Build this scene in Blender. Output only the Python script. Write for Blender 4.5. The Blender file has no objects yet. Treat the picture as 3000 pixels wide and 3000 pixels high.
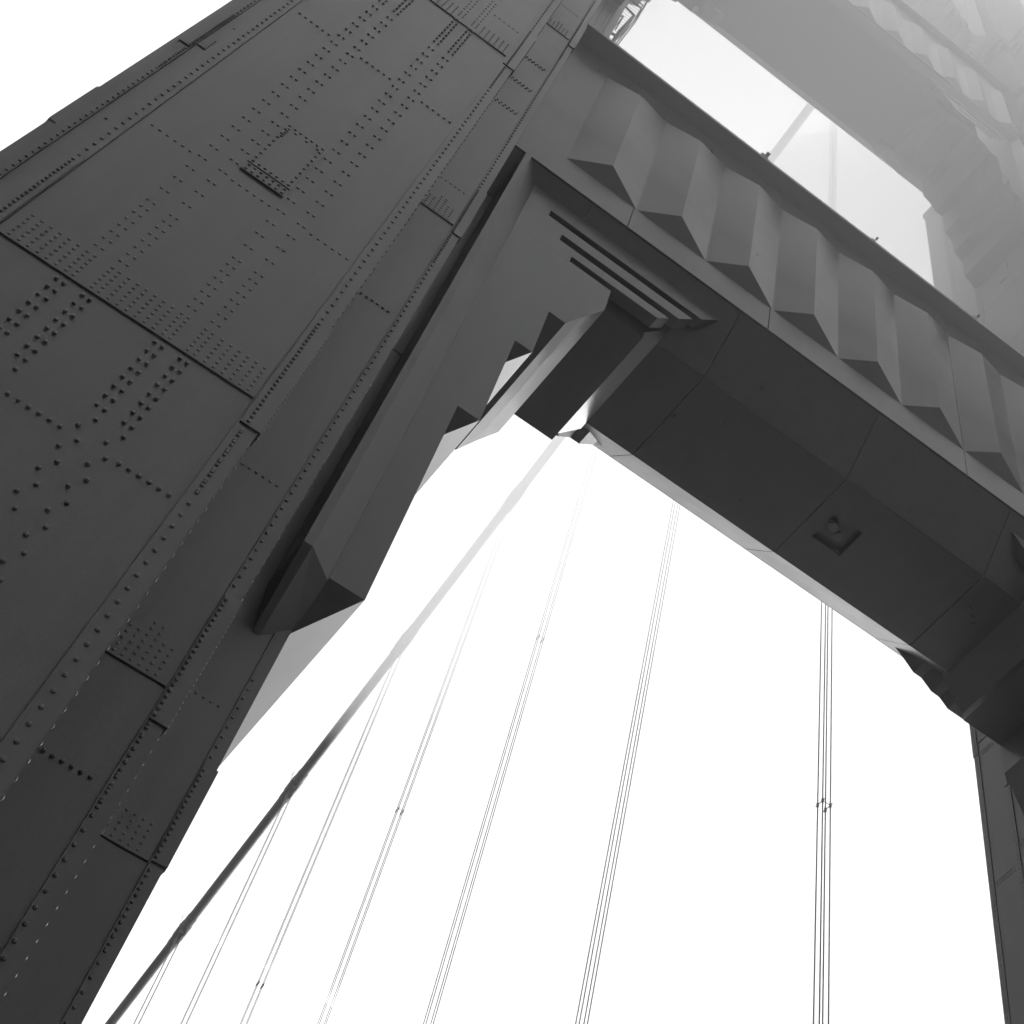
import bpy, bmesh, math, random
from mathutils import Matrix, Vector

# ------------------------------------------------------------------ camera, sky, sun, exposure
S = bpy.context.scene
COL = S.collection
YC, ZC = 16.192, 1.90            # tower centre plane lies 16.19 m beyond the lens; the lens is 1.90 m above the road
CAMX = -12.544

cam_d = bpy.data.cameras.new("camera")
cam = bpy.data.objects.new("camera", cam_d)
COL.objects.link(cam)
right = Vector((0.7701883648, -0.6377099482, 0.0116578155))
down = Vector((0.6019302596, 0.7206884681, -0.3439303629))
fwd = Vector((0.2109261608, 0.2719083557, 0.9389227875))
m = Matrix.Identity(4)
for i in range(3):
    m[i][0], m[i][1], m[i][2] = right[i], -down[i], -fwd[i]
m[0][3], m[1][3], m[2][3] = CAMX, -YC, ZC
cam.matrix_world = m
cam_d.sensor_width = 36.0
cam_d.lens = 36.0 * 4084.41 / 3000.0
cam_d.shift_x = -(2412.82 - 1500.0) / 3000.0      # the photograph is a crop: its optical axis is right of and above the centre
cam_d.shift_y = -(1500.0 - 334.29) / 3000.0
cam_d.clip_end = 20000.0
S.camera = cam

SUN_EL, SUN_AZ = math.radians(35.0), math.radians(17.0)    # azimuth from +X towards +Y: off to the right, thinned by fog
w = bpy.data.worlds.new("World")
S.world = w
w.use_nodes = True
nt = w.node_tree
nt.nodes.clear()
sky = nt.nodes.new("ShaderNodeTexSky")
sky.sky_type = 'NISHITA'
sky.sun_disc = False
sky.sun_elevation = SUN_EL
sky.sun_rotation = math.radians(90.0) - SUN_AZ
sky.air_density = 1.0
sky.dust_density = 6.0
bw = nt.nodes.new("ShaderNodeRGBToBW")
bg = nt.nodes.new("ShaderNodeBackground")
bg.inputs["Strength"].default_value = 0.085
wo = nt.nodes.new("ShaderNodeOutputWorld")
nt.links.new(sky.outputs[0], bw.inputs[0])
nt.links.new(bw.outputs[0], bg.inputs[0])
nt.links.new(bg.outputs[0], wo.inputs[0])

sd = bpy.data.lights.new("sun", 'SUN')
sd.energy = 3.0
sd.angle = math.radians(50.0)
sd.color = (1.0, 1.0, 1.0)
sun = bpy.data.objects.new("sun", sd)
COL.objects.link(sun)
sv = Vector((math.cos(SUN_EL) * math.cos(SUN_AZ), math.cos(SUN_EL) * math.sin(SUN_AZ), math.sin(SUN_EL)))
sun.rotation_euler = (-sv).to_track_quat('-Z', 'Y').to_euler()
sun.location = sv * 200

S.view_settings.view_transform = 'Standard'
S.view_settings.look = 'None'
S.view_settings.gamma = 1.0
S.view_settings.exposure = 2.32
S.render.film_transparent = False
S.cycles.use_denoising = True
S.cycles.max_bounces = 8
S.cycles.diffuse_bounces = 4
S.cycles.glossy_bounces = 3
S.cycles.volume_bounces = 12
S.cycles.transparent_max_bounces = 8

# ------------------------------------------------------------------ materials (all procedural)
def paint(name, base, rough=0.5, spec=0.5, mottle=0.07, streak=0.10, bump=0.004, spots=0.0, axis_scale=(1.0, 1.0, 0.12)):
    mt = bpy.data.materials.new(name)
    mt.use_nodes = True
    t = mt.node_tree
    n, l = t.nodes, t.links
    b = n["Principled BSDF"]
    b.inputs["Roughness"].default_value = rough
    b.inputs["Specular IOR Level"].default_value = spec
    tc = n.new("ShaderNodeTexCoord")
    a = n.new("ShaderNodeTexNoise"); a.inputs["Scale"].default_value = 0.9; a.inputs["Detail"].default_value = 6.0; a.inputs["Roughness"].default_value = 0.62
    l.new(tc.outputs["Object"], a.inputs["Vector"])
    mp = n.new("ShaderNodeMapping"); mp.inputs["Scale"].default_value = axis_scale
    l.new(tc.outputs["Object"], mp.inputs["Vector"])
    s = n.new("ShaderNodeTexNoise"); s.inputs["Scale"].default_value = 5.0; s.inputs["Detail"].default_value = 5.0
    l.new(mp.outputs[0], s.inputs["Vector"])
    g = n.new("ShaderNodeTexNoise"); g.inputs["Scale"].default_value = 55.0; g.inputs["Detail"].default_value = 3.0
    l.new(tc.outputs["Object"], g.inputs["Vector"])
    def ramp(src, lo, hi, p0=0.2, p1=0.8):
        r = n.new("ShaderNodeMapRange"); r.interpolation_type = 'SMOOTHSTEP'
        r.inputs["From Min"].default_value = p0; r.inputs["From Max"].default_value = p1
        r.inputs["To Min"].default_value = lo; r.inputs["To Max"].default_value = hi
        l.new(src, r.inputs["Value"]); return r.outputs[0]
    def mul(x, y):
        q = n.new("ShaderNodeMath"); q.operation = 'MULTIPLY'; l.new(x, q.inputs[0])
        if isinstance(y, float): q.inputs[1].default_value = y
        else: l.new(y, q.inputs[1])
        return q.outputs[0]
    v = mul(ramp(a.outputs["Fac"], 1 - mottle, 1 + mottle), ramp(s.outputs["Fac"], 1 - streak, 1 + streak * 0.5))
    v = mul(v, ramp(g.outputs["Fac"], 0.90, 1.10))
    if spots > 0:
        vo = n.new("ShaderNodeTexVoronoi"); vo.inputs["Scale"].default_value = 0.9; vo.inputs["Randomness"].default_value = 1.0
        wn = n.new("ShaderNodeTexNoise"); wn.inputs["Scale"].default_value = 7.0
        l.new(tc.outputs["Object"], wn.inputs["Vector"])
        ad = n.new("ShaderNodeVectorMath"); ad.operation = 'MULTIPLY_ADD'; ad.inputs[1].default_value = (0.12, 0.12, 0.12)
        l.new(wn.outputs["Color"], ad.inputs[0]); l.new(tc.outputs["Object"], ad.inputs[2])
        l.new(ad.outputs[0], vo.inputs["Vector"])
        v = mul(v, ramp(vo.outputs["Distance"], 1.0 - spots, 1.0, 0.035, 0.075))
    v = mul(v, base)
    cb = n.new("ShaderNodeCombineColor")
    for k in range(3): l.new(v, cb.inputs[k])
    l.new(cb.outputs[0], b.inputs["Base Color"])
    l.new(ramp(a.outputs["Fac"], rough - 0.04, rough + 0.05), b.inputs["Roughness"])
    if bump > 0:
        bp = n.new("ShaderNodeBump"); bp.inputs["Strength"].default_value = 0.10; bp.inputs["Distance"].default_value = bump
        l.new(a.outputs["Fac"], bp.inputs["Height"]); l.new(bp.outputs[0], b.inputs["Normal"])
    return mt

M_LEG = paint("weathered_steel_paint", 0.034, rough=0.31, spec=0.29)
M_STRUT = paint("strut_steel_paint", 0.034, rough=0.31, spec=0.29)
M_SOFFIT = paint("soffit_steel_paint", 0.034, rough=0.31, spec=0.29, mottle=0.08, streak=0.12, spots=0.7, axis_scale=(1.0, 0.25, 1.0))
M_CABLE = paint("cable_wrapping_paint", 0.035, streak=0.05, bump=0.0)
M_ROPE = paint("rope_paint", 0.05, streak=0.05, bump=0.0)
M_DARK = paint("dark_fitting_paint", 0.035, streak=0.05, bump=0.0)
M_GLASS = paint("lamp_lens", 0.02, rough=0.2, bump=0.0)
M_ROAD = paint("asphalt", 0.13, rough=0.85, bump=0.0, axis_scale=(1.0, 0.1, 1.0))
M_WALK = paint("concrete", 0.30, rough=0.85, bump=0.0, axis_scale=(1.0, 0.1, 1.0))
M_WATER = paint("sea_water", 0.09, rough=0.25, bump=0.3)

# ------------------------------------------------------------------ mesh helpers
RV_N = 8
class MB:
    """Collects shapes given in lens-relative metres (x across, y along, z up from the lens) and links them as one mesh."""
    def __init__(s, sx=1.0):
        s.v, s.f, s.sx, s.riv = [], [], sx, []
    def add(s, vs, fs):
        o = len(s.v)
        s.v += [tuple(p) for p in vs]
        s.f += [tuple(o + i for i in q) for q in fs]
    def box(s, x0, x1, y0, y1, z0, z1):
        s.add([(x0, y0, z0), (x1, y0, z0), (x1, y1, z0), (x0, y1, z0), (x0, y0, z1), (x1, y0, z1), (x1, y1, z1), (x0, y1, z1)],
              [(0, 3, 2, 1), (4, 5, 6, 7), (0, 1, 5, 4), (1, 2, 6, 5), (2, 3, 7, 6), (3, 0, 4, 7)])
    def prism(s, poly, axis, a, b):
        n = len(poly)
        def P(p, t):
            if axis == 'x': return (t, p[0], p[1])
            if axis == 'y': return (p[0], t, p[1])
            return (p[0], p[1], t)
        s.add([P(p, a) for p in poly] + [P(p, b) for p in poly],
              [tuple(range(n))[::-1], tuple(range(n, 2 * n))] + [(i, (i + 1) % n, n + (i + 1) % n, n + i) for i in range(n)])
    def loft(s, lo, hi):
        n = len(lo)
        s.add(list(lo) + list(hi), [tuple(range(n))[::-1], tuple(range(n, 2 * n))] + [(i, (i + 1) % n, n + (i + 1) % n, n + i) for i in range(n)])
    def tube(s, pts, r, n=8):
        pts = [Vector(p) for p in pts]
        rings = []
        for i, p in enumerate(pts):
            d = (pts[min(i + 1, len(pts) - 1)] - pts[max(i - 1, 0)]).normalized()
            u = d.cross(Vector((0, 0, 1)) if abs(d.z) < 0.95 else Vector((1, 0, 0))).normalized()
            q = d.cross(u)
            rr = r[i] if isinstance(r, (list, tuple)) else r
            rings.append([p + u * rr * math.cos(2 * math.pi * k / n) + q * rr * math.sin(2 * math.pi * k / n) for k in range(n)])
        vs = [p for g in rings for p in g]
        fs = [(i * n + k, i * n + (k + 1) % n, (i + 1) * n + (k + 1) % n, (i + 1) * n + k) for i in range(len(rings) - 1) for k in range(n)]
        fs += [tuple(range(n))[::-1], tuple((len(rings) - 1) * n + k for k in range(n))]
        s.add(vs, fs)
    def rivet(s, p, nrm, r=0.023, h=0.019):
        s.riv.append((p, nrm, r, h))
    def build(s, name, mat, parent=None, smooth=False):
        bm = bmesh.new()
        vs = [bm.verts.new((x * s.sx, y - YC, z + ZC)) for x, y, z in s.v]
        for q in s.f:
            try: bm.faces.new([vs[i] for i in q])
            except ValueError: pass
        bmesh.ops.recalc_face_normals(bm, faces=bm.faces[:])
        me = bpy.data.meshes.new(name)
        if s.riv:
            bm.to_mesh(me); bm.free()
            V = [tuple(v.co) for v in me.vertices]
            F = [tuple(p.vertices) for p in me.polygons]
            for p, nr, r, h in s.riv:
                nv = Vector((nr[0] * s.sx, nr[1], nr[2]))
                c = Vector((p[0] * s.sx, p[1] - YC, p[2] + ZC))
                u = nv.cross(Vector((0, 0, 1))).normalized(); t = nv.cross(u)
                o = len(V)
                for rr, hh in ((r, -0.002), (r * 0.78, h * 0.72)):
                    for k in range(RV_N):
                        a = 2 * math.pi * k / RV_N
                        V.append(tuple(c + u * rr * math.cos(a) + t * rr * math.sin(a) + nv * hh))
                V.append(tuple(c + nv * h))
                for k in range(RV_N):
                    k2 = (k + 1) % RV_N
                    F.append((o + k2, o + k, o + RV_N + k, o + RV_N + k2))
                    F.append((o + RV_N + k2, o + RV_N + k, o + 2 * RV_N))
            me = bpy.data.meshes.new(name)
            me.from_pydata(V, [], F)
        else:
            bm.to_mesh(me); bm.free()
        if smooth:
            for p in me.polygons: p.use_smooth = True
        me.materials.append(mat)
        o = bpy.data.objects.new(name, me)
        COL.objects.link(o)
        if parent is not None: o.parent = parent
        return o

def tag(o, label=None, cat=None, group=None, kind=None):
    if label: o["label"] = label
    if cat: o["category"] = cat
    if group: o["group"] = group
    if kind: o["kind"] = kind
    return o
def empty(name, loc=(0, 0, 0)):
    o = bpy.data.objects.new(name, None)
    o.empty_display_size = 1.0
    COL.objects.link(o)
    return o
def frange(a, b, st):
    n = int(math.floor((b - a) / st + 1e-6)) + 1
    return [a + st * i for i in range(n)]

# ------------------------------------------------------------------ the setting: deck, water, fog
g = MB(); g.box(-9.3, 9.3, -250, 900, -2.6, -1.90)
tag(g.build("roadway", M_ROAD), kind="structure")
for x0, x1 in ((-13.9, -9.3), (9.3, 13.9)):
    g = MB(); g.box(x0, x1, -250, 8.6, -2.6, -1.65); g.box(x0, x1, 24.0, 900, -2.6, -1.65)
    tag(g.build("sidewalk", M_WALK), kind="structure")
g = MB(); g.box(-9000, 9000, -9000, 9000, -73.0, -72.0)
tag(g.build("water", M_WATER), kind="structure")

# ------------------------------------------------------------------ the tower
tower = empty("bridge_tower")
tag(tower, "tall riveted steel bridge tower with two stepped legs joined by fluted portal struts", "bridge tower")

XC = -13.716
FX, FY = 1.66, 6.852             # half width across / half depth along, of the three stepped blocks of a leg
SX, SY = 2.591, 4.912
TX, TY = 3.760, 1.742
FLG = 0.035                      # corner angles stand this proud of the plates
SEAM_F = [0.85, 11.90, 22.97, 34.03]
SEAM_S = [10.30, 20.58, 30.83, 41.1]
SEAM_T = [4.2, 11.2, 21.5, 31.8, 42.1, 52.4]
ROW_F = [5.58, 10.23, 14.89, 19.54, 24.2, 28.85, 33.5]
ROW_S = [5.0, 9.15, 13.33, 17.48, 21.68, 25.60, 26.96, 28.34, 32.5, 36.6]
Z0, Z1 = -1.9, 37.7

def cross(fx, fy, sx_, sy_, tx, ty):
    q = [(fx, fy), (fx, sy_), (sx_, sy_), (sx_, ty), (tx, ty)]
    q1 = [(x, y) for x, y in q]
    q2 = [(x, -y) for x, y in reversed(q)]
    q3 = [(-x, -y) for x, y in q]
    q4 = [(-x, y) for x, y in reversed(q)]
    return q1 + q2 + q3 + q4

def build_leg(side):
    g = MB(side)
    def sec(fx, fy, sx_, sy_, tx, ty, z0, z1):
        g.prism([(XC + x, YC + y) for x, y in cross(fx, fy, sx_, sy_, tx, ty)], 'z', z0, z1)
    e = FLG
    sec(FX - e, FY - e, SX - e, SY - e, TX - e, TY - e, Z0, Z1)
    sec(FX, 5.80, SX, 3.90, TX, 1.62, Z1 + 0.003, 72.0)
    sec(FX + 0.1, 5.9, SX + 0.1, 4.0, TX + 0.1, 1.72, 72.003, 72.5)
    sec(FX, 4.95, SX, 3.04, TX, 1.55, 72.503, 99.6)
    sec(FX - 0.3, 4.2, SX - 0.35, 2.6, TX - 0.5, 1.3, 99.603, 136.0)
    leg = g.build("tower_leg", M_LEG, tower)
    lab = "near left leg, dark and riveted, running out of the picture" if side > 0 else "far right leg seen on its inner side, paler in the fog"
    leg["label"] = lab

    # ---- corner angles and splice plates
    def angle(cx, cy, dx, dy, lx, ly, z0, z1, t=FLG, out=0.0):
        # an L seen in plan: outer corner (cx,cy), arms run back along -dx / -dy
        ox, oy = cx + dx * out, cy + dy * out
        p = [(ox, oy), (ox - dx * (lx + out), oy), (ox - dx * (lx + out), oy - dy * t), (ox - dx * t, oy - dy * t), (ox - dx * t, oy - dy * (ly + out)), (ox, oy - dy * (ly + out))]
        return p, z0, z1
    corners = [  # block, half sizes, arm lengths, splice heights
        ("F", FX, FY, 0.22, 0.20, [(0.4, 2.4), (11.48, 13.55), (22.58, 24.6), (33.6, 35.4)]),
        ("S", SX, SY, 0.178, 0.18, [(9.9, 11.6), (20.32, 22.1), (30.46, 32.2)]),
        ("T", TX, TY, 0.176, 0.18, [(11.21, 12.53), (21.4, 23.0), (31.6, 33.2)]),
    ]
    for blk, hx, hy, lx, ly, spl in corners:
        for ddx in (1, -1):
            for ddy in (-1, 1):
                a = MB(side)
                p, _, _ = angle(XC + ddx * hx, YC + ddy * hy, ddx, ddy, lx, ly, Z0, Z1)
                a.prism(p, 'z', Z0 + 0.01, Z1 - 0.01)
                pitch, inset = {"F": (0.16, 0.14), "S": (0.145, 0.142), "T": (0.155, 0.137)}[blk]
                zend = Z1 - 0.2 if blk != "T" else (14.0 if side > 0 else Z1 - 0.2)
                def off(z): return not any(s0 - 0.03 < z < s1 + 0.03 for s0, s1 in spl)
                zs = [z for z in frange(Z0 + 0.3, zend, pitch) if off(z)]
                if ddy < 0:
                    for s0, s1 in spl:       # stitched tighter just below each splice
                        zs += [z for z in frange(s0 - 1.05, s0 - 0.06, 0.08) if z < zend]
                    for z in zs: a.rivet((XC + ddx * (hx - inset), YC - hy, z), (0, -1, 0))
                if ddx > 0:
                    for z in [z for z in frange(Z0 + 0.3, Z1 - 0.2, pitch) if off(z)]: a.rivet((XC + hx, YC + ddy * (hy - 0.10), z), (1, 0, 0))
                a.build("corner_angle", M_LEG, leg)
                for s0, s1 in spl:
                    b = MB(side)
                    p, _, _ = angle(XC + ddx * hx, YC + ddy * hy, ddx, ddy, lx - 0.012, ly - 0.012, s0, s1, t=0.028, out=0.022)
                    b.prism(p, 'z', s0, s1)
                    # a tight row of rivets down each splice plate
                    for z in frange(s0 + 0.05, s1 - 0.04, 0.074):
                        b.rivet((XC + ddx * (hx - 0.14 if blk == "F" else hx - 0.142), YC + ddy * (hy + 0.022), z), (0, ddy, 0))
                        b.rivet((XC + ddx * (hx + 0.022), YC + ddy * (hy - 0.10), z), (ddx, 0, 0))
                    b.build("splice_plate", M_LEG, leg)

    # ---- face plates with their rivet heads
    def in_splice(z, spl): return any(a - 0.03 < z < b + 0.03 for a, b in spl)
    class Plates:
        def __init__(q, lst): q.lst = lst
        def rivet(q, p, nrm):
            for za, zb, g_ in q.lst:
                if p[2] < zb + 0.01 or g_ is q.lst[-1][2]: g_.rivet(p, nrm); return
        def build(q, name, mat, par):
            for za, zb, g_ in q.lst: g_.build(name, mat, par)
    def plate(face, u0, u1, c, seams, z0, z1):
        """flat plates between seams on a plane; the lower edge of each stands a little proud. face: 'front' (-y), 'side' (+x before mirroring)"""
        zs = [z0] + [q for q in seams if z0 + 0.5 < q < z1 - 0.5] + [z1]
        out = []
        for za, zb in zip(zs[:-1], zs[1:]):
            out.append((za + 0.004, zb - 0.012))
        lst = []
        for za, zb in out:
            gg = MB(side); lst.append((za, zb, gg))
            if face == 'front':
                lo = [(u0, c - 0.024, za), (u1, c - 0.024, za), (u1, c - 0.004, zb), (u0, c - 0.004, zb)]
                hi = [(u0, c + 0.03, za), (u1, c + 0.03, za), (u1, c + 0.03, zb), (u0, c + 0.03, zb)]
            else:
                lo = [(c + 0.024, u0, za), (c + 0.024, u1, za), (c + 0.004, u1, zb), (c + 0.004, u0, zb)]
                hi = [(c - 0.03, u0, za), (c - 0.03, u1, za), (c - 0.03, u1, zb), (c - 0.03, u0, zb)]
            gg.loft(lo, hi)
        return Plates(lst)
    def put(gg, face, u, z, c, d=0.016):
        if face == 'front': gg.rivet((u, c - d, z), (0, -1, 0))
        else: gg.rivet((c + d, u, z), (1, 0, 0))

    # front of the middle block
    yF = YC - FY + FLG
    gg = plate('front', XC - FX + 0.235, XC + FX - 0.235, yF, SEAM_F, Z0 + 0.02, Z1 - 0.02)
    colsF = [-0.705, -0.625, -0.425, -0.345, 0.365, 0.445, 0.645, 0.725]
    for i, cx in enumerate(colsF):
        ph = 0.16 if i % 2 else 0.0
        z = 3.0 + ph
        while z < Z1 - 0.3:
            put(gg, 'front', XC + cx, z, yF)
            d = min(abs(z - s) for s in SEAM_F)
            sgn = min(((z - s) for s in SEAM_F), key=abs)
            st = 0.32
            if -1.5 < sgn < 1.6: st = 0.16
            if -0.02 < sgn < 0.42: st = 0.082
            if -0.06 < sgn + 0.0 < 0.0: z += 0.06
            z += st
    bays = [(-1.315, 0.1, 7), (-0.335 + 0.1, 0.1, 6), (0.84, 0.1, 6)]
    bays = [[XC - 1.31 + 0.1 * k for k in range(6)], [XC - 0.24 + 0.1 * k for k in range(6)], [XC + 0.84 + 0.1 * k for k in range(6)]]
    for rz in ROW_F:
        for b in bays:
            for u in b: put(gg, 'front', u, rz, yF)
    for sz in SEAM_F:
        for b in bays:
            for u in b:
                for k in range(6): put(gg, 'front', u, sz + 0.055 + 0.083 * k, yF)
    gg.build("face_plate", M_LEG, leg)
    # front of the second block, both shoulders
    yS = YC - SY + FLG
    for d in (1, -1):
        a, b = XC + d * (FX + 0.012), XC + d * (SX - 0.19)
        gg = plate('front', min(a, b), max(a, b), yS, SEAM_S, Z0 + 0.02, Z1 - 0.02)
        us = [XC + d * (1.815 + 0.091 * k) for k in range(6)]
        for rz in ROW_S:
            for u in us:
                put(gg, 'front', u, rz, yS)
                if 25.0 < rz < 29.0: put(gg, 'front', u + 0.03 * d, rz + 0.09, yS)
        for sz in SEAM_S:
            for k in range(7):
                for u in us:
                    if k < 5 or u is us[2] or u is us[3]: put(gg, 'front', u, sz + 0.055 + 0.083 * k, yS)
        gg.build("face_plate", M_LEG, leg)
    # front of the third block
    yT = YC - TY + FLG
    for d in (1, -1):
        a, b = XC + d * (SX + 0.012), XC + d * (TX - 0.19)
        gg = plate('front', min(a, b), max(a, b), yT, SEAM_T, Z0 + 0.02, Z1 - 0.02)
        for rz in ROW_S[:3]:
            for k in range(7): put(gg, 'front', XC + d * (2.78 + 0.105 * k), rz, yT)
        for sz in SEAM_T[:2]:
            for k in range(5):
                for q in range(7): put(gg, 'front', XC + d * (2.78 + 0.105 * q), sz + 0.055 + 0.083 * k, yT)
        gg.build("face_plate", M_LEG, leg)
    # inner side faces (seen on the far leg)
    xF, xS, xT = XC + FX - FLG, XC + SX - FLG, XC + TX - FLG
    for (u0, u1, c, seams, rows, cols) in (
            (YC + SY + 0.012, YC + FY - 0.21, xF, SEAM_F, ROW_F, [YC + SY + 0.45, YC + SY + 0.55]),
            (YC - FY + 0.21, YC - SY - 0.012, xF, SEAM_F, ROW_F, [YC - SY - 0.45, YC - SY - 0.55]),
            (YC + TY + 0.012, YC + SY - 0.19, xS, SEAM_S, ROW_S, [YC + TY + 1.0, YC + TY + 1.1, YC + TY + 2.0, YC + TY + 2.1]),
            (YC - SY + 0.19, YC - TY - 0.012, xS, SEAM_S, ROW_S, [YC - TY - 1.0, YC - TY - 1.1, YC - TY - 2.0, YC - TY - 2.1]),
            (YC - TY + 0.19, YC + TY - 0.19, xT, SEAM_T, ROW_S, [YC - 0.55, YC - 0.45, YC + 0.45, YC + 0.55])):
        gg = plate('side', u0, u1, c, seams, Z0 + 0.02, Z1 - 0.02)
        if side < 0:
            for rz in rows:
                for u in frange(u0 + 0.1, u1 - 0.05, 0.1):
                    put(gg, 'side', u, rz, c)
                    put(gg, 'side', u + 0.03, rz + 0.12, c)
            for i, u in enumerate(cols):
                for z in frange(6.0 + (0.16 if i % 2 else 0), Z1 - 0.4, 0.32): put(gg, 'side', u, z, c)
            for sz in seams:
                if sz > Z1: continue
                for u in frange(u0 + 0.1, u1 - 0.05, 0.1):
                    for k in range(5): put(gg, 'side', u, sz + 0.055 + 0.083 * k, c)
        gg.build("face_plate", M_LEG, leg)

    # access hatch on the front
    if side > 0:
        h = MB(side)
        h.box(-14.0, -13.405, yF - 0.055, yF - 0.010, 15.385, 16.68)
        h.box(-14.0, -13.405, yF - 0.046, yF - 0.010, 15.185, 15.37)
        for k in range(7):
            u = -13.95 + 0.083 * k
            for z, yy in ((15.23, -0.046), (15.33, -0.046), (15.44, -0.055), (16.62, -0.055)): h.rivet((u, yF + yy, z), (0, -1, 0))
            if k in (1, 3, 5): h.rivet((u + 0.04, yF - 0.055, 16.54), (0, -1, 0))
        for z in frange(15.55, 16.5, 0.135):
            for u in (-13.955, -13.45): h.rivet((u, yF - 0.055, z), (0, -1, 0))
        for z in frange(16.3, 16.56, 0.06): h.rivet((-13.93, yF - 0.055, z), (0, -1, 0))
        h.build("access_hatch", M_LEG, leg)
    else:
        h = MB(side)           # framed hatch high on the far leg
        c = XC + TX
        h.box(c - 0.02, c + 0.05, YC - 0.37, YC + 0.22, 53.06, 54.35)
        h.box(c - 0.02, c + 0.09, YC - 0.37, YC + 0.22, 52.9, 53.04)
        h.build("access_hatch", M_LEG, leg)
    # upper sections: angles, seams and rivets on the inner side
    u = MB(side)
    for z0, z1, hx, hy, ly in ((Z1 + 0.2, 71.8, TX, 1.62, 0.22), (Z1 + 0.2, 71.8, FX, 5.80, 0.2), (Z1 + 0.2, 71.8, SX, 3.9, 0.2), (72.7, 99.0, FX, 4.95, 0.25), (72.7, 99.0, SX, 3.04, 0.3), (72.7, 99.0, TX, 1.55, 0.22)):
        for ddy in (-1, 1):
            p, _, _ = angle(XC + hx, YC + ddy * hy, 1, ddy, 0.2, ly, z0, z1, t=0.03, out=0.03)
            u.prism(p, 'z', z0, z1)
            for z in frange(z0 + 0.3, min(z1, 62.0), 0.16): u.rivet((XC + hx + 0.03, YC + ddy * (hy - 0.11), z), (1, 0, 0))
    for z in (44.5, 48.2, 51.9, 55.6):
        for y in frange(YC - 1.35, YC + 1.35, 0.1):
            for k in range(3): u.rivet((XC + TX, y, z + 0.09 * k), (1, 0, 0))
        for y in frange(YC - 3.6, YC - 1.8, 0.1):
            for k in range(3): u.rivet((XC + SX, y, z + 0.09 * k), (1, 0, 0)); u.rivet((XC + SX, 2 * YC - y, z + 0.09 * k), (1, 0, 0))
    for i, y in enumerate((YC - 0.55, YC - 0.45, YC + 0.45, YC + 0.55)):
        for z in frange(Z1 + 0.5 + 0.16 * (i % 2), 60, 0.3): u.rivet((XC + TX, y, z), (1, 0, 0))
    for i, y in enumerate((YC - 2.5, YC - 2.6, YC - 3.3, YC - 3.4, YC + 2.5, YC + 2.6)):
        for z in frange(Z1 + 0.5 + 0.16 * (i % 2), 60, 0.3): u.rivet((XC + SX, y, z), (1, 0, 0))
    # front rivets of the third block just above the strut
    for i, x in enumerate((-10.9, -10.8, -10.55, -10.3, -10.2)):
        for z in frange(Z1 + 0.6 + 0.1 * (i % 2), 52, 0.22): u.rivet((x, YC - 1.62, z), (0, -1, 0))
    # stepped mouldings round the leg
    for z, q in ((80.6, 0.12), (81.6, 0.2), (83.0, 0.1)):
        u.prism([(XC + x, YC + y) for x, y in cross(FX + q, 4.95 + q, SX + q, 3.04 + q, TX + q, 1.55 + q)], 'z', z, z + 0.35)
    u.build("upper_angle", M_LEG, leg)
    return leg

leg_l = build_leg(1.0)
leg_r = build_leg(-1.0)

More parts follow.
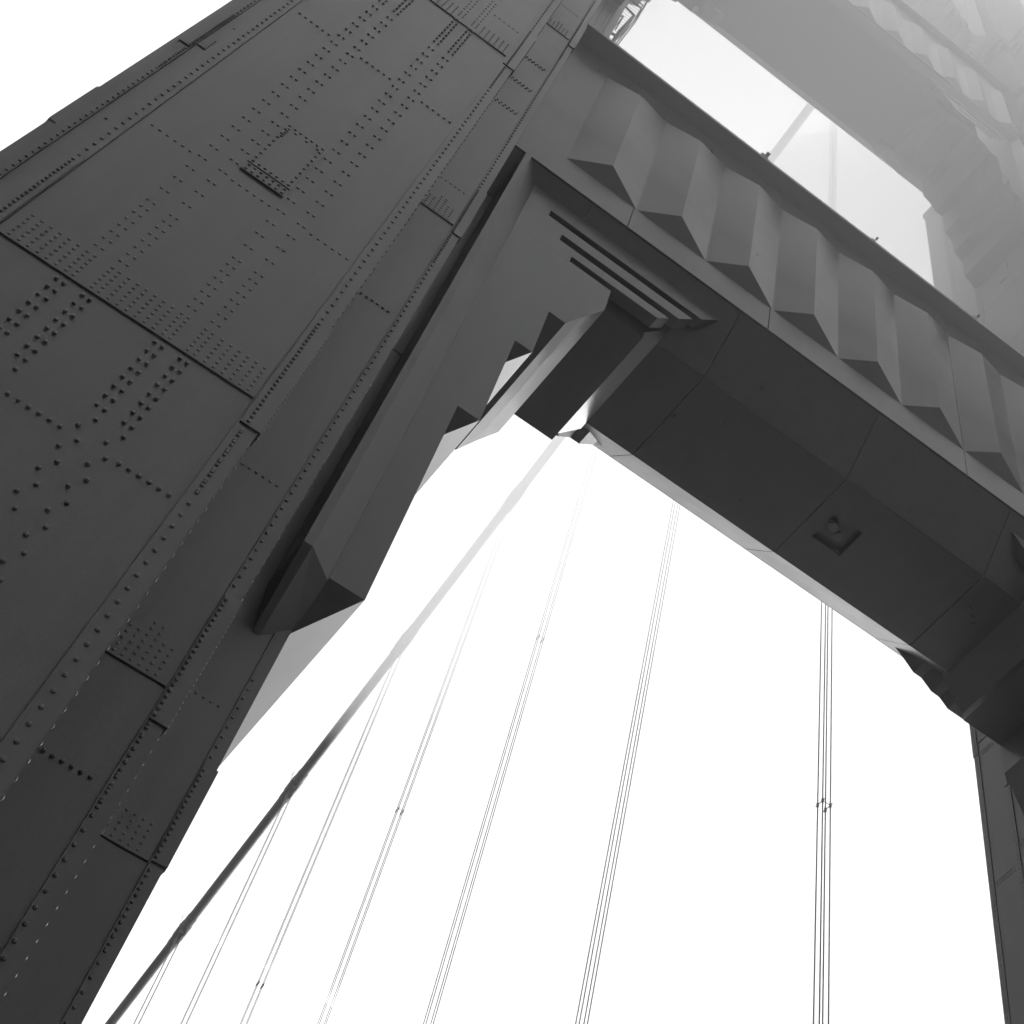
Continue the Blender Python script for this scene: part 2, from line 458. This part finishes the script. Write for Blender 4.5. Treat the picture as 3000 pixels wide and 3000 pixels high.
# ------------------------------------------------------------------ portal struts
YL = 13.555                       # near lip of every strut; the far lip mirrors it about the tower centre plane
def mirror_y(y): return 2 * YC - y
def build_strut(zl, yk, zk, ztop, yc_, ribs, label, seams_face=(), seams_soffit=(), recess=None, rear=1.0, gap=0.022):
    X = 11.08
    g = MB()
    t = 0.05
    prof = [(YL + t, zl + 0.03), (yk + 0.15, zk + t + 0.16), (mirror_y(yk) - 0.15, zk + t + 0.16), (mirror_y(YL) - t, zl + 0.03), (mirror_y(YL) - t, ztop), (YL + t, ztop)]
    g.prism(prof, 'x', -X, X)
    st = g.build("portal_strut", M_STRUT, tower)
    st["label"] = label
    xs = [-X + 0.01] + list(seams_face) + [X - 0.01]
    for a, b in zip(xs[:-1], xs[1:]):      # front plates, split at the vertical joints
        for ya, yb in ((YL, YL + t + 0.01), (mirror_y(YL) - t - 0.01, mirror_y(YL))):
            f = MB(); f.box(a + gap / 2, b - gap / 2, ya, yb, zl, ztop - 0.05)
            f.build("face_plate", M_STRUT, st)
    xs = [-X + 0.01] + list(seams_soffit) + [X - 0.01]
    for a, b in zip(xs[:-1], xs[1:]):      # sloping and level plates underneath, split at the cross joints
        for far in (False, True):
            p = [(YL + (0.004 if far else 0.035), zl + (0.004 if far else 0.02)), (yk, zk + 0.012), (yk + 0.02, zk + t + 0.01), (YL + t + 0.03, zl + 0.08)]
            if far: p = [(mirror_y(y), z) for y, z in p]
            bv = MB(); bv.prism(p, 'x', a + gap / 2, b - gap / 2)
            bv.build("bevel_plate", M_SOFFIT, st)
        so = MB()
        u0, u1, v0, v1, za, zb = a + gap / 2, b - gap / 2, yk + 0.006, mirror_y(yk) - 0.004, zk, zk + t + 0.19
        if recess and u0 < recess[0] and recess[1] < u1:
            r0, r1, q0, q1 = recess
            so.box(u0, r0, v0, v1, za, zb); so.box(r1, u1, v0, v1, za, zb)
            so.box(r0, r1, v0, q0, za, zb); so.box(r0, r1, q1, v1, za, zb)
        else: so.box(u0, u1, v0, v1, za, zb)
        so.build("soffit_plate", M_SOFFIT, st)
    co = MB()
    co.box(-X, X, yc_, YL - 0.002, ztop, ztop + 0.13)
    co.box(-X, X, mirror_y(YL) + 0.002, mirror_y(yc_), ztop, ztop + 0.13)
    co.box(-X, X, YL - 0.002, mirror_y(YL) + 0.002, ztop - 0.04, ztop + 0.10)
    co.build("cornice", M_STRUT, st)
    for (x0, x1, zb, zt, zrb, zrt, yr) in ribs:
        for fy in (lambda y: y, mirror_y):
            r = MB()
            xm = (x0 + x1) / 2
            b0, b1, t1, t0 = (x0, fy(YL - 0.001), zb), (x1, fy(YL - 0.001), zb), (x1, fy(YL - 0.001), zt), (x0, fy(YL - 0.001), zt)
            yq_ = YL - (YL - yr) * rear if fy is mirror_y else yr
            rb, rt = (xm, fy(yq_), zrb), (xm, fy(yq_), zrt)
            r.add([b0, b1, t1, t0, rb, rt], [(0, 4, 5, 3), (1, 2, 5, 4), (0, 1, 4), (2, 3, 5), (0, 3, 2, 1)])
            r.build("chevron_rib", M_STRUT, st)
    return st

ribs1 = [(-9.67 + 2.09 * i + 0.02, -9.67 + 2.09 * (i + 1) - 0.02, 30.45, 36.45, 31.02, 36.08, 13.245) for i in range(9)]
strut1 = build_strut(29.368, 14.818, 27.989, 37.47, 13.01, ribs1, "lower portal strut with pointed vertical ribs along its dark face",
                     seams_face=(-7.66, -3.48, 2.86, 7.05), seams_soffit=(-8.6, -4.26, 0.02, 4.35, 8.7), recess=(0.41, 1.315, 15.735, 16.635))
ribs2 = [(0.35 + 1.875 * i - 0.67, 0.35 + 1.875 * i + 0.67, 65.05, 70.55, 65.5, 70.2, 13.30) for i in range(-5, 6)]
strut2 = build_strut(64.92, 14.0, 64.36, 71.95, 13.18, ribs2, "upper portal strut fading into the fog", rear=0.4)
ribs3 = [(0.35 + 1.875 * i - 0.67, 0.35 + 1.875 * i + 0.67, 92.75, 97.0, 93.2, 96.7, 13.30) for i in range(-5, 6)]
strut3 = build_strut(92.6, 14.0, 92.04, 98.4, 13.2, ribs3, "topmost portal strut, lost in the fog", rear=0.4)

# ------------------------------------------------------------------ knee brackets under the struts
def build_bracket(side, level):
    """level 1: the measured bracket under the lower strut (left leg; side=-1 mirrors it to the right leg). level 2/3: the shorter one higher up."""
    yb0, yb1 = 13.90, 17.78
    if level == 1:
        dz, zb = 0.0, [15.46, 20.36, 23.10, 24.71]
        zh = [25.35, 26.08]
    else:
        dz = 64.92 - 29.368 if level == 2 else 92.6 - 29.368
        zb = [19.45, 21.25, 22.75, 24.55]
        zh = [25.1, 25.35]
    X0, X1, X2, X3, X4 = -9.945, -9.37, -8.92, -8.525, -8.12
    D = lambda z: z + dz
    root = MB(side)           # body behind the fluted plate
    root.box(-9.95, -6.20, 14.36, yb1 - 0.01, D(26.95), D(28.40))
    root.prism([(-6.20, D(27.18)), (-5.62, D(27.985)), (-5.62, D(28.3)), (-6.20, D(28.3))], 'y', 14.36, yb1 - 0.01)
    rt = root.build("knee_bracket", M_SOFFIT, tower)
    rt["label"] = ("left" if side > 0 else "right") + " stepped bracket under the " + ("lower", "upper", "topmost")[level - 1] + " strut"
    tops = [28.95, 28.17, 27.52, 26.97]
    xs = [X0, X1, X2, X3, X4]
    for i in range(3):        # stepped pendants with bevelled lower ends
        a, b, z = xs[i], xs[i + 1], zb[i]
        w_ = b - a
        p = MB(side)
        zt = 26.94
        p.box(a, b, yb0, yb1, D(z), D(zt))
        FL, FR, BR, BL = (a, yb0, D(z)), (b, yb0, D(z)), (b, yb1, D(z)), (a, yb1, D(z))
        Mi, MB_ = (a, yb0 + w_, D(z - w_)), (a, yb1, D(z - w_))
        p.add([FL, FR, BR, BL, Mi, MB_], [(0, 1, 4), (1, 2, 5, 4), (2, 3, 5), (0, 4, 5, 3)])
        p.build("pendant", M_STRUT, rt)
    p = MB(side)
    p.box(X3, X4, yb0, yb1, D(zb[3]), D(26.94))
    p.prism([(X4, D(zb[3])), (-7.81, D(zh[0])), (-7.42, D(zh[1])), (-7.42, D(26.94)), (X4, D(26.94))], 'y', yb0, yb1)
    p.build("pendant", M_STRUT, rt)
    # foot of the corner pendant against the leg
    # fluted plate: solid pieces around three slots
    q = MB(side)
    xr = lambda z: -6.21 + (z - 27.18) / 1.132
    y0, y1 = yb0, yb0 + 0.30
    zt = 28.99
    q.box(X0, X1, y0, y1, D(26.945), D(zt))
    def strip(xa, za, zb_):
        q.prism([(xa, D(za)), (xr(za), D(za)), (xr(zb_), D(zb_)), (xa, D(zb_))], 'y', y0, y1)
    q.box(X1, X2, y0, y1, D(26.945), D(28.165))
    q.box(X2, X3, y0, y1, D(26.945), D(27.515))
    q.box(X3, -7.42, y0, y1, D(26.942), D(26.968))
    strip(X1 + 0.002, 28.43, zt)
    strip(X2 + 0.002, 27.785, 28.165)
    strip(X3 + 0.002, 27.205, 27.515)
    q.build("fluted_plate", M_STRUT, rt)
    # matching plate on the far side, shallower
    r = MB(side)
    r.prism([(-4.69, D(29.05)), (-4.69, D(28.97)), (-4.90, D(28.83)), (-5.28, D(28.50)), (-5.55, D(28.50)), (-5.86, D(28.25)), (-6.13, D(28.24)), (-6.40, D(28.02)), (-9.95, D(28.02)), (-9.95, D(29.05))], 'y', yb1 + 0.004, 18.46)
    r.build("rear_plate", M_STRUT, rt)
    # pilaster with its splayed reveal and pointed foot
    s = MB(side)
    zb0, zt0 = zb[0] - 0.06, 29.40
    pl = [(-10.54, 14.46), (-10.54, 13.555), (-10.40, 13.555), (-9.95, 13.898), (-9.95, 14.46)]
    s.loft([(x, y, D(zb0)) for x, y in pl], [(x, y, D(min(zt0, zt0 - (y - 13.555) * 1.09))) for x, y in pl])
    ft = [(-10.54, 14.46, D(zb0 - 0.001)), (-10.54, 13.555, D(zb0 - 0.001)), (-10.40, 13.555, D(zb0 - 0.001)), (-9.95, 13.898, D(zb0 - 0.001)), (-9.95, 14.46, D(zb0 - 0.001))]
    lo = [(-10.40, 14.46, D(zb0 - 0.83)), (-10.30, 14.46, D(zb0 - 0.83)), (-9.93, 14.46, D(zb0 - 0.45))]
    s.add(ft + lo, [(0, 1, 2, 3, 4), (1, 2, 6, 5), (2, 3, 7, 6), (0, 5, 1), (3, 4, 7), (0, 4, 7, 6, 5)])
    s.build("pilaster", M_STRUT, rt)
    return rt

for sd_ in (1.0, -1.0):
    for lv in (1, 2, 3):
        build_bracket(sd_, lv)

# ------------------------------------------------------------------ recessed floodlights under the lower strut
fl = empty("recessed_floodlight")
tag(fl, "pair of round lamps in a dark square recess under the lower strut", "floodlight")
h = MB()
x0, x1, y0, y1, z = 0.412, 1.313, 15.737, 16.633, 27.989
zt = z + 0.17
h.box(x0, x1, y0, y1, zt, zt + 0.02)
h.build("recess_panel", M_SOFFIT, fl)
fr = MB()
for a in ((x0, x1, y0, y0 + 0.012), (x0, x1, y1 - 0.012, y1), (x0, x0 + 0.012, y0 + 0.012, y1 - 0.012), (x1 - 0.012, x1, y0 + 0.012, y1 - 0.012)):
    fr.box(a[0], a[1], a[2], a[3], z + 0.004, zt - 0.002)
fr.build("frame", M_DARK, fl)
def lamp(cx, cy, r, hgt):
    o = MB()
    zz = zt
    o.tube([(cx, cy, zz + 0.0), (cx, cy, zz - hgt * 0.6), (cx, cy, zz - hgt)], [r * 0.7, r * 0.95, r], 20)
    b = o.build("lamp", M_STRUT, fl)
    l_ = MB()
    l_.tube([(cx, cy, zz - hgt - 0.012), (cx, cy, zz - hgt + 0.01)], r * 0.84, 20)
    l_.build("lens", M_GLASS, b)
lamp(0.66, 16.10, 0.15, 0.16)
lamp(0.92, 16.24, 0.10, 0.13)

# ------------------------------------------------------------------ small fittings along the strut top
for x, lab, sc in ((-4.55, "small dark lamp bracket on the lower strut's top edge below the cable", 1.0),
                   (-0.38, "tiny low fitting at the middle of the lower strut's top edge", 0.6),
                   (3.67, "small flat fitting on the strut's top edge in front of the right leg", 0.7)):
    o = MB()
    o.box(x - 0.14 * sc, x + 0.14 * sc, 13.02, 13.22, 37.60, 37.66)
    o.box(x - 0.10 * sc, x + 0.12 * sc, 13.04, 13.24, 37.66, 37.60 + 0.30 * sc)
    o.tube([(x + 0.05, 13.0, 37.60 + 0.2 * sc), (x + 0.05, 12.9, 37.60 + 0.22 * sc)], 0.06 * sc, 10)
    tag(o.build("strut_fitting", M_DARK), lab, "fitting", "fittings along the strut top")

# ------------------------------------------------------------------ maintenance cage beside the near leg
cg = empty("maintenance_cage")
tag(cg, "open steel ladder cage clinging to the near leg above the lower strut", "ladder cage")
def bar(name, pts, r, mat=M_STRUT):
    o = MB(); o.tube(pts, r, 8); return o.build(name, mat, cg)
yq = 14.9
bar("rail", [(-9.66, yq, 38.0), (-9.58, yq, 43.0), (-9.27, yq, 47.8), (-9.2, yq, 52.0)], 0.022)
bar("rail", [(-9.62, yq + 0.55, 38.0), (-9.50, yq + 0.55, 43.0), (-9.20, yq + 0.55, 47.8), (-9.12, yq + 0.55, 52.0)], 0.022)
bar("post", [(-9.76, yq, 40.5), (-9.70, yq, 43.05), (-9.62, yq, 44.2)], [0.05, 0.06, 0.10])
bar("post", [(-9.62, yq, 44.2), (-9.55, yq, 45.2), (-9.46, yq, 46.6)], [0.10, 0.08, 0.05])
bar("rail", [(-9.90, yq, 43.6), (-9.86, yq, 44.49), (-9.78, yq, 45.75)], 0.022)
for a, b, r in (((-9.95, 43.58), (-9.64, 43.68), 0.05), ((-10.2, 45.2), (-9.78, 45.75), 0.035), ((-10.13, 46.9), (-9.46, 46.6), 0.045), ((-9.95, 47.75), (-9.33, 47.77), 0.03), ((-9.95, 48.3), (-9.34, 48.12), 0.022), ((-9.9, 50.0), (-9.25, 49.8), 0.03)):
    bar("brace", [(a[0], yq, a[1]), (b[0], yq, b[1])], r)
    bar("brace", [(b[0], yq, b[1]), (b[0] + 0.07, yq + 0.55, b[1])], r * 0.7)
o = MB()
for k in range(9):
    o.box(-10.65 + 0.06 * k, -10.61 + 0.06 * k, 14.05, 14.50, 45.3, 46.9)
o.box(-10.72, -10.10, 14.02, 14.5, 45.22, 45.30); o.box(-10.72, -10.10, 14.02, 14.5, 46.9, 46.98)
o.build("grating", M_DARK, cg)
o = MB()
for z in frange(38.4, 51.0, 0.3):
    o.tube([(-9.9, yq + 0.02, z), (-9.62 + (z - 38) * 0.03, yq + 0.02, z)], 0.006, 5)
o.build("rungs", M_CABLE, cg)

# ------------------------------------------------------------------ main cable and its suspender ropes
XK = 13.716
Y0 = 32.4135
def cable_z(y):
    s = y - Y0
    return 124.64 - 0.39043 * s + 0.4476 / 1280.0 * s * s
cab = empty("main_cable")
tag(cab, "thick round suspension cable slanting down from the tower top through the fog", "cable")
o = MB()
o.tube([(XK, y, cable_z(y)) for y in [YC + 3.0 * i for i in range(0, 150)]], 0.425, 24)
o.build("cable", M_CABLE, cab, smooth=True)
for sx_ in (-0.55, 0.55):
    o = MB()
    o.tube([(XK + sx_, y, cable_z(y) + 1.25) for y in [YC + 6.0 * i for i in range(0, 75)]], 0.012, 6)
    o.build("hand_rope", M_ROPE, cab)
GRP = "suspender ropes hanging from the main cable"
LABS = ["four spread suspender ropes hanging nearest the far right leg, with a spreader halfway",
        "second rope set from the right leg, four clearly parted ropes and no spreader in view",
        "third suspender rope set from the right, with a small faint spreader near its middle",
        "fourth suspender rope set from the right, spreader at the height of the bracket foot's end",
        "fifth suspender rope set from the right, its spreader close to the bottom edge",
        "sixth suspender set from the right, two thin ropes meeting the cable low at the left",
        "leftmost suspender rope pair, shortest in view and almost at the lower left corner"]
SPR = {0: 39.6, 2: 75.45, 3: 72.2, 4: 68.55}
for n_ in range(7):
    y = Y0 + 15.24 * n_
    zc = cable_z(y)
    slope = -0.39043 + 0.4476 / 640.0 * (y - Y0)
    d = Vector((0, 1, slope)).normalized()
    b = MB()
    L = 1.55
    c = Vector((XK, y, zc))
    prof = [(-L, 0.44), (-L + 0.05, 0.475), (-0.75, 0.475), (-0.70, 0.53), (0.70, 0.53), (0.75, 0.475), (L - 0.05, 0.475), (L, 0.44)]
    b.tube([tuple(c + d * q) for q, _ in prof], [r for _, r in prof], 24)
    for q in (-0.45, 0.45):       # lugs the ropes leave from
        e_ = c + d * q
        b.box(XK - 0.26, XK + 0.26, e_.y - 0.14, e_.y + 0.14, e_.z - 0.78, e_.z - 0.35)
    for sx_ in (-0.55, 0.55):     # stanchions of the hand ropes
        b.tube([(XK + sx_ * 0.85, y, zc + 0.1), (XK + sx_, y, zc + 1.28)], 0.025, 6)
    b.build("cable_band", M_CABLE, cab)
    e = empty("suspender_ropes")
    tag(e, LABS[n_], "suspender ropes", GRP)
    for ix in (-1, 1):
        for iy in (-1, 1):
            r = MB()
            x_, y_ = XK + ix * 0.185, y + iy * 0.145
            r.tube([(x_, y_, -2.4), (x_, y_, zc - 0.30 + iy * 0.145 * slope)], 0.026, 8)
            r.build("rope", M_ROPE, e)
    if n_ in SPR:
        k = MB(); z = SPR[n_]
        for ix in (-1, 1):
            for iy in (-1, 1):
                x_, y_ = XK + ix * 0.185, y + iy * 0.145
                k.tube([(x_, y_, z - 0.12), (x_, y_, z - 0.05), (x_, y_, z + 0.05), (x_, y_, z + 0.12)], [0.032, 0.055, 0.055, 0.032], 8)
            k.tube([(XK + ix * 0.185, y - 0.27, z), (XK + ix * 0.185, y + 0.27, z)], 0.018, 6)
        k.tube([(XK - 0.2, y - 0.145, z), (XK + 0.2, y - 0.145, z)], 0.012, 6)
        k.build("spreader_clamp", M_ROPE, e)

# ------------------------------------------------------------------ the fog bank round the upper tower
FOGC = 1.0
def fog_mat(name, dens):
    mt = bpy.data.materials.new(name)
    mt.use_nodes = True
    t = mt.node_tree
    t.nodes.clear()
    v = t.nodes.new("ShaderNodeVolumePrincipled")
    v.inputs["Color"].default_value = (FOGC, FOGC, FOGC, 1)
    v.inputs["Density"].default_value = dens
    v.inputs["Anisotropy"].default_value = 0.0
    oo = t.nodes.new("ShaderNodeOutputMaterial")
    t.links.new(v.outputs[0], oo.inputs["Volume"])
    return mt
f = MB()
prof = [(-100.0 + YC, 27.0), (-6.0 + YC, 29.0), (0.0 + YC, 35.0), (900.0 + YC, 683.0), (900.0 + YC, 790.0), (0.0 + YC, 142.0), (-100.0 + YC, 130.0)]
f.prism(prof, 'x', -320.0, 320.0)
fo = f.build("fog_bank", fog_mat("fog", 0.0175))
tag(fo, kind="stuff")
f = MB()
f.box(-330.0, 330.0, -110.0 + YC, 24.0 + YC, 8.0, 150.5)
tag(f.build("fog_veil", fog_mat("thin_haze", 0.001)), kind="stuff")

f = MB()
vs, fs = [], []
NR, NS = 10, 18
for i in range(NR + 1):
    a = math.pi * (0.02 + 0.96 * i / NR)
    for k in range(NS):
        b = 2 * math.pi * k / NS
        vs.append((9.5 + 9.5 * math.sin(a) * math.cos(b), YC + 6.5 + 6.0 * math.sin(a) * math.sin(b), 60.0 + 12.0 * math.cos(a)))
for i in range(NR):
    for k in range(NS):
        fs.append((i * NS + k, i * NS + (k + 1) % NS, (i + 1) * NS + (k + 1) % NS, (i + 1) * NS + k))
fs += [tuple(range(NS))[::-1], tuple(NR * NS + k for k in range(NS))]
f.add(vs, fs)
tag(f.build("fog_wisp", fog_mat("wisp", 0.035)), kind="stuff")
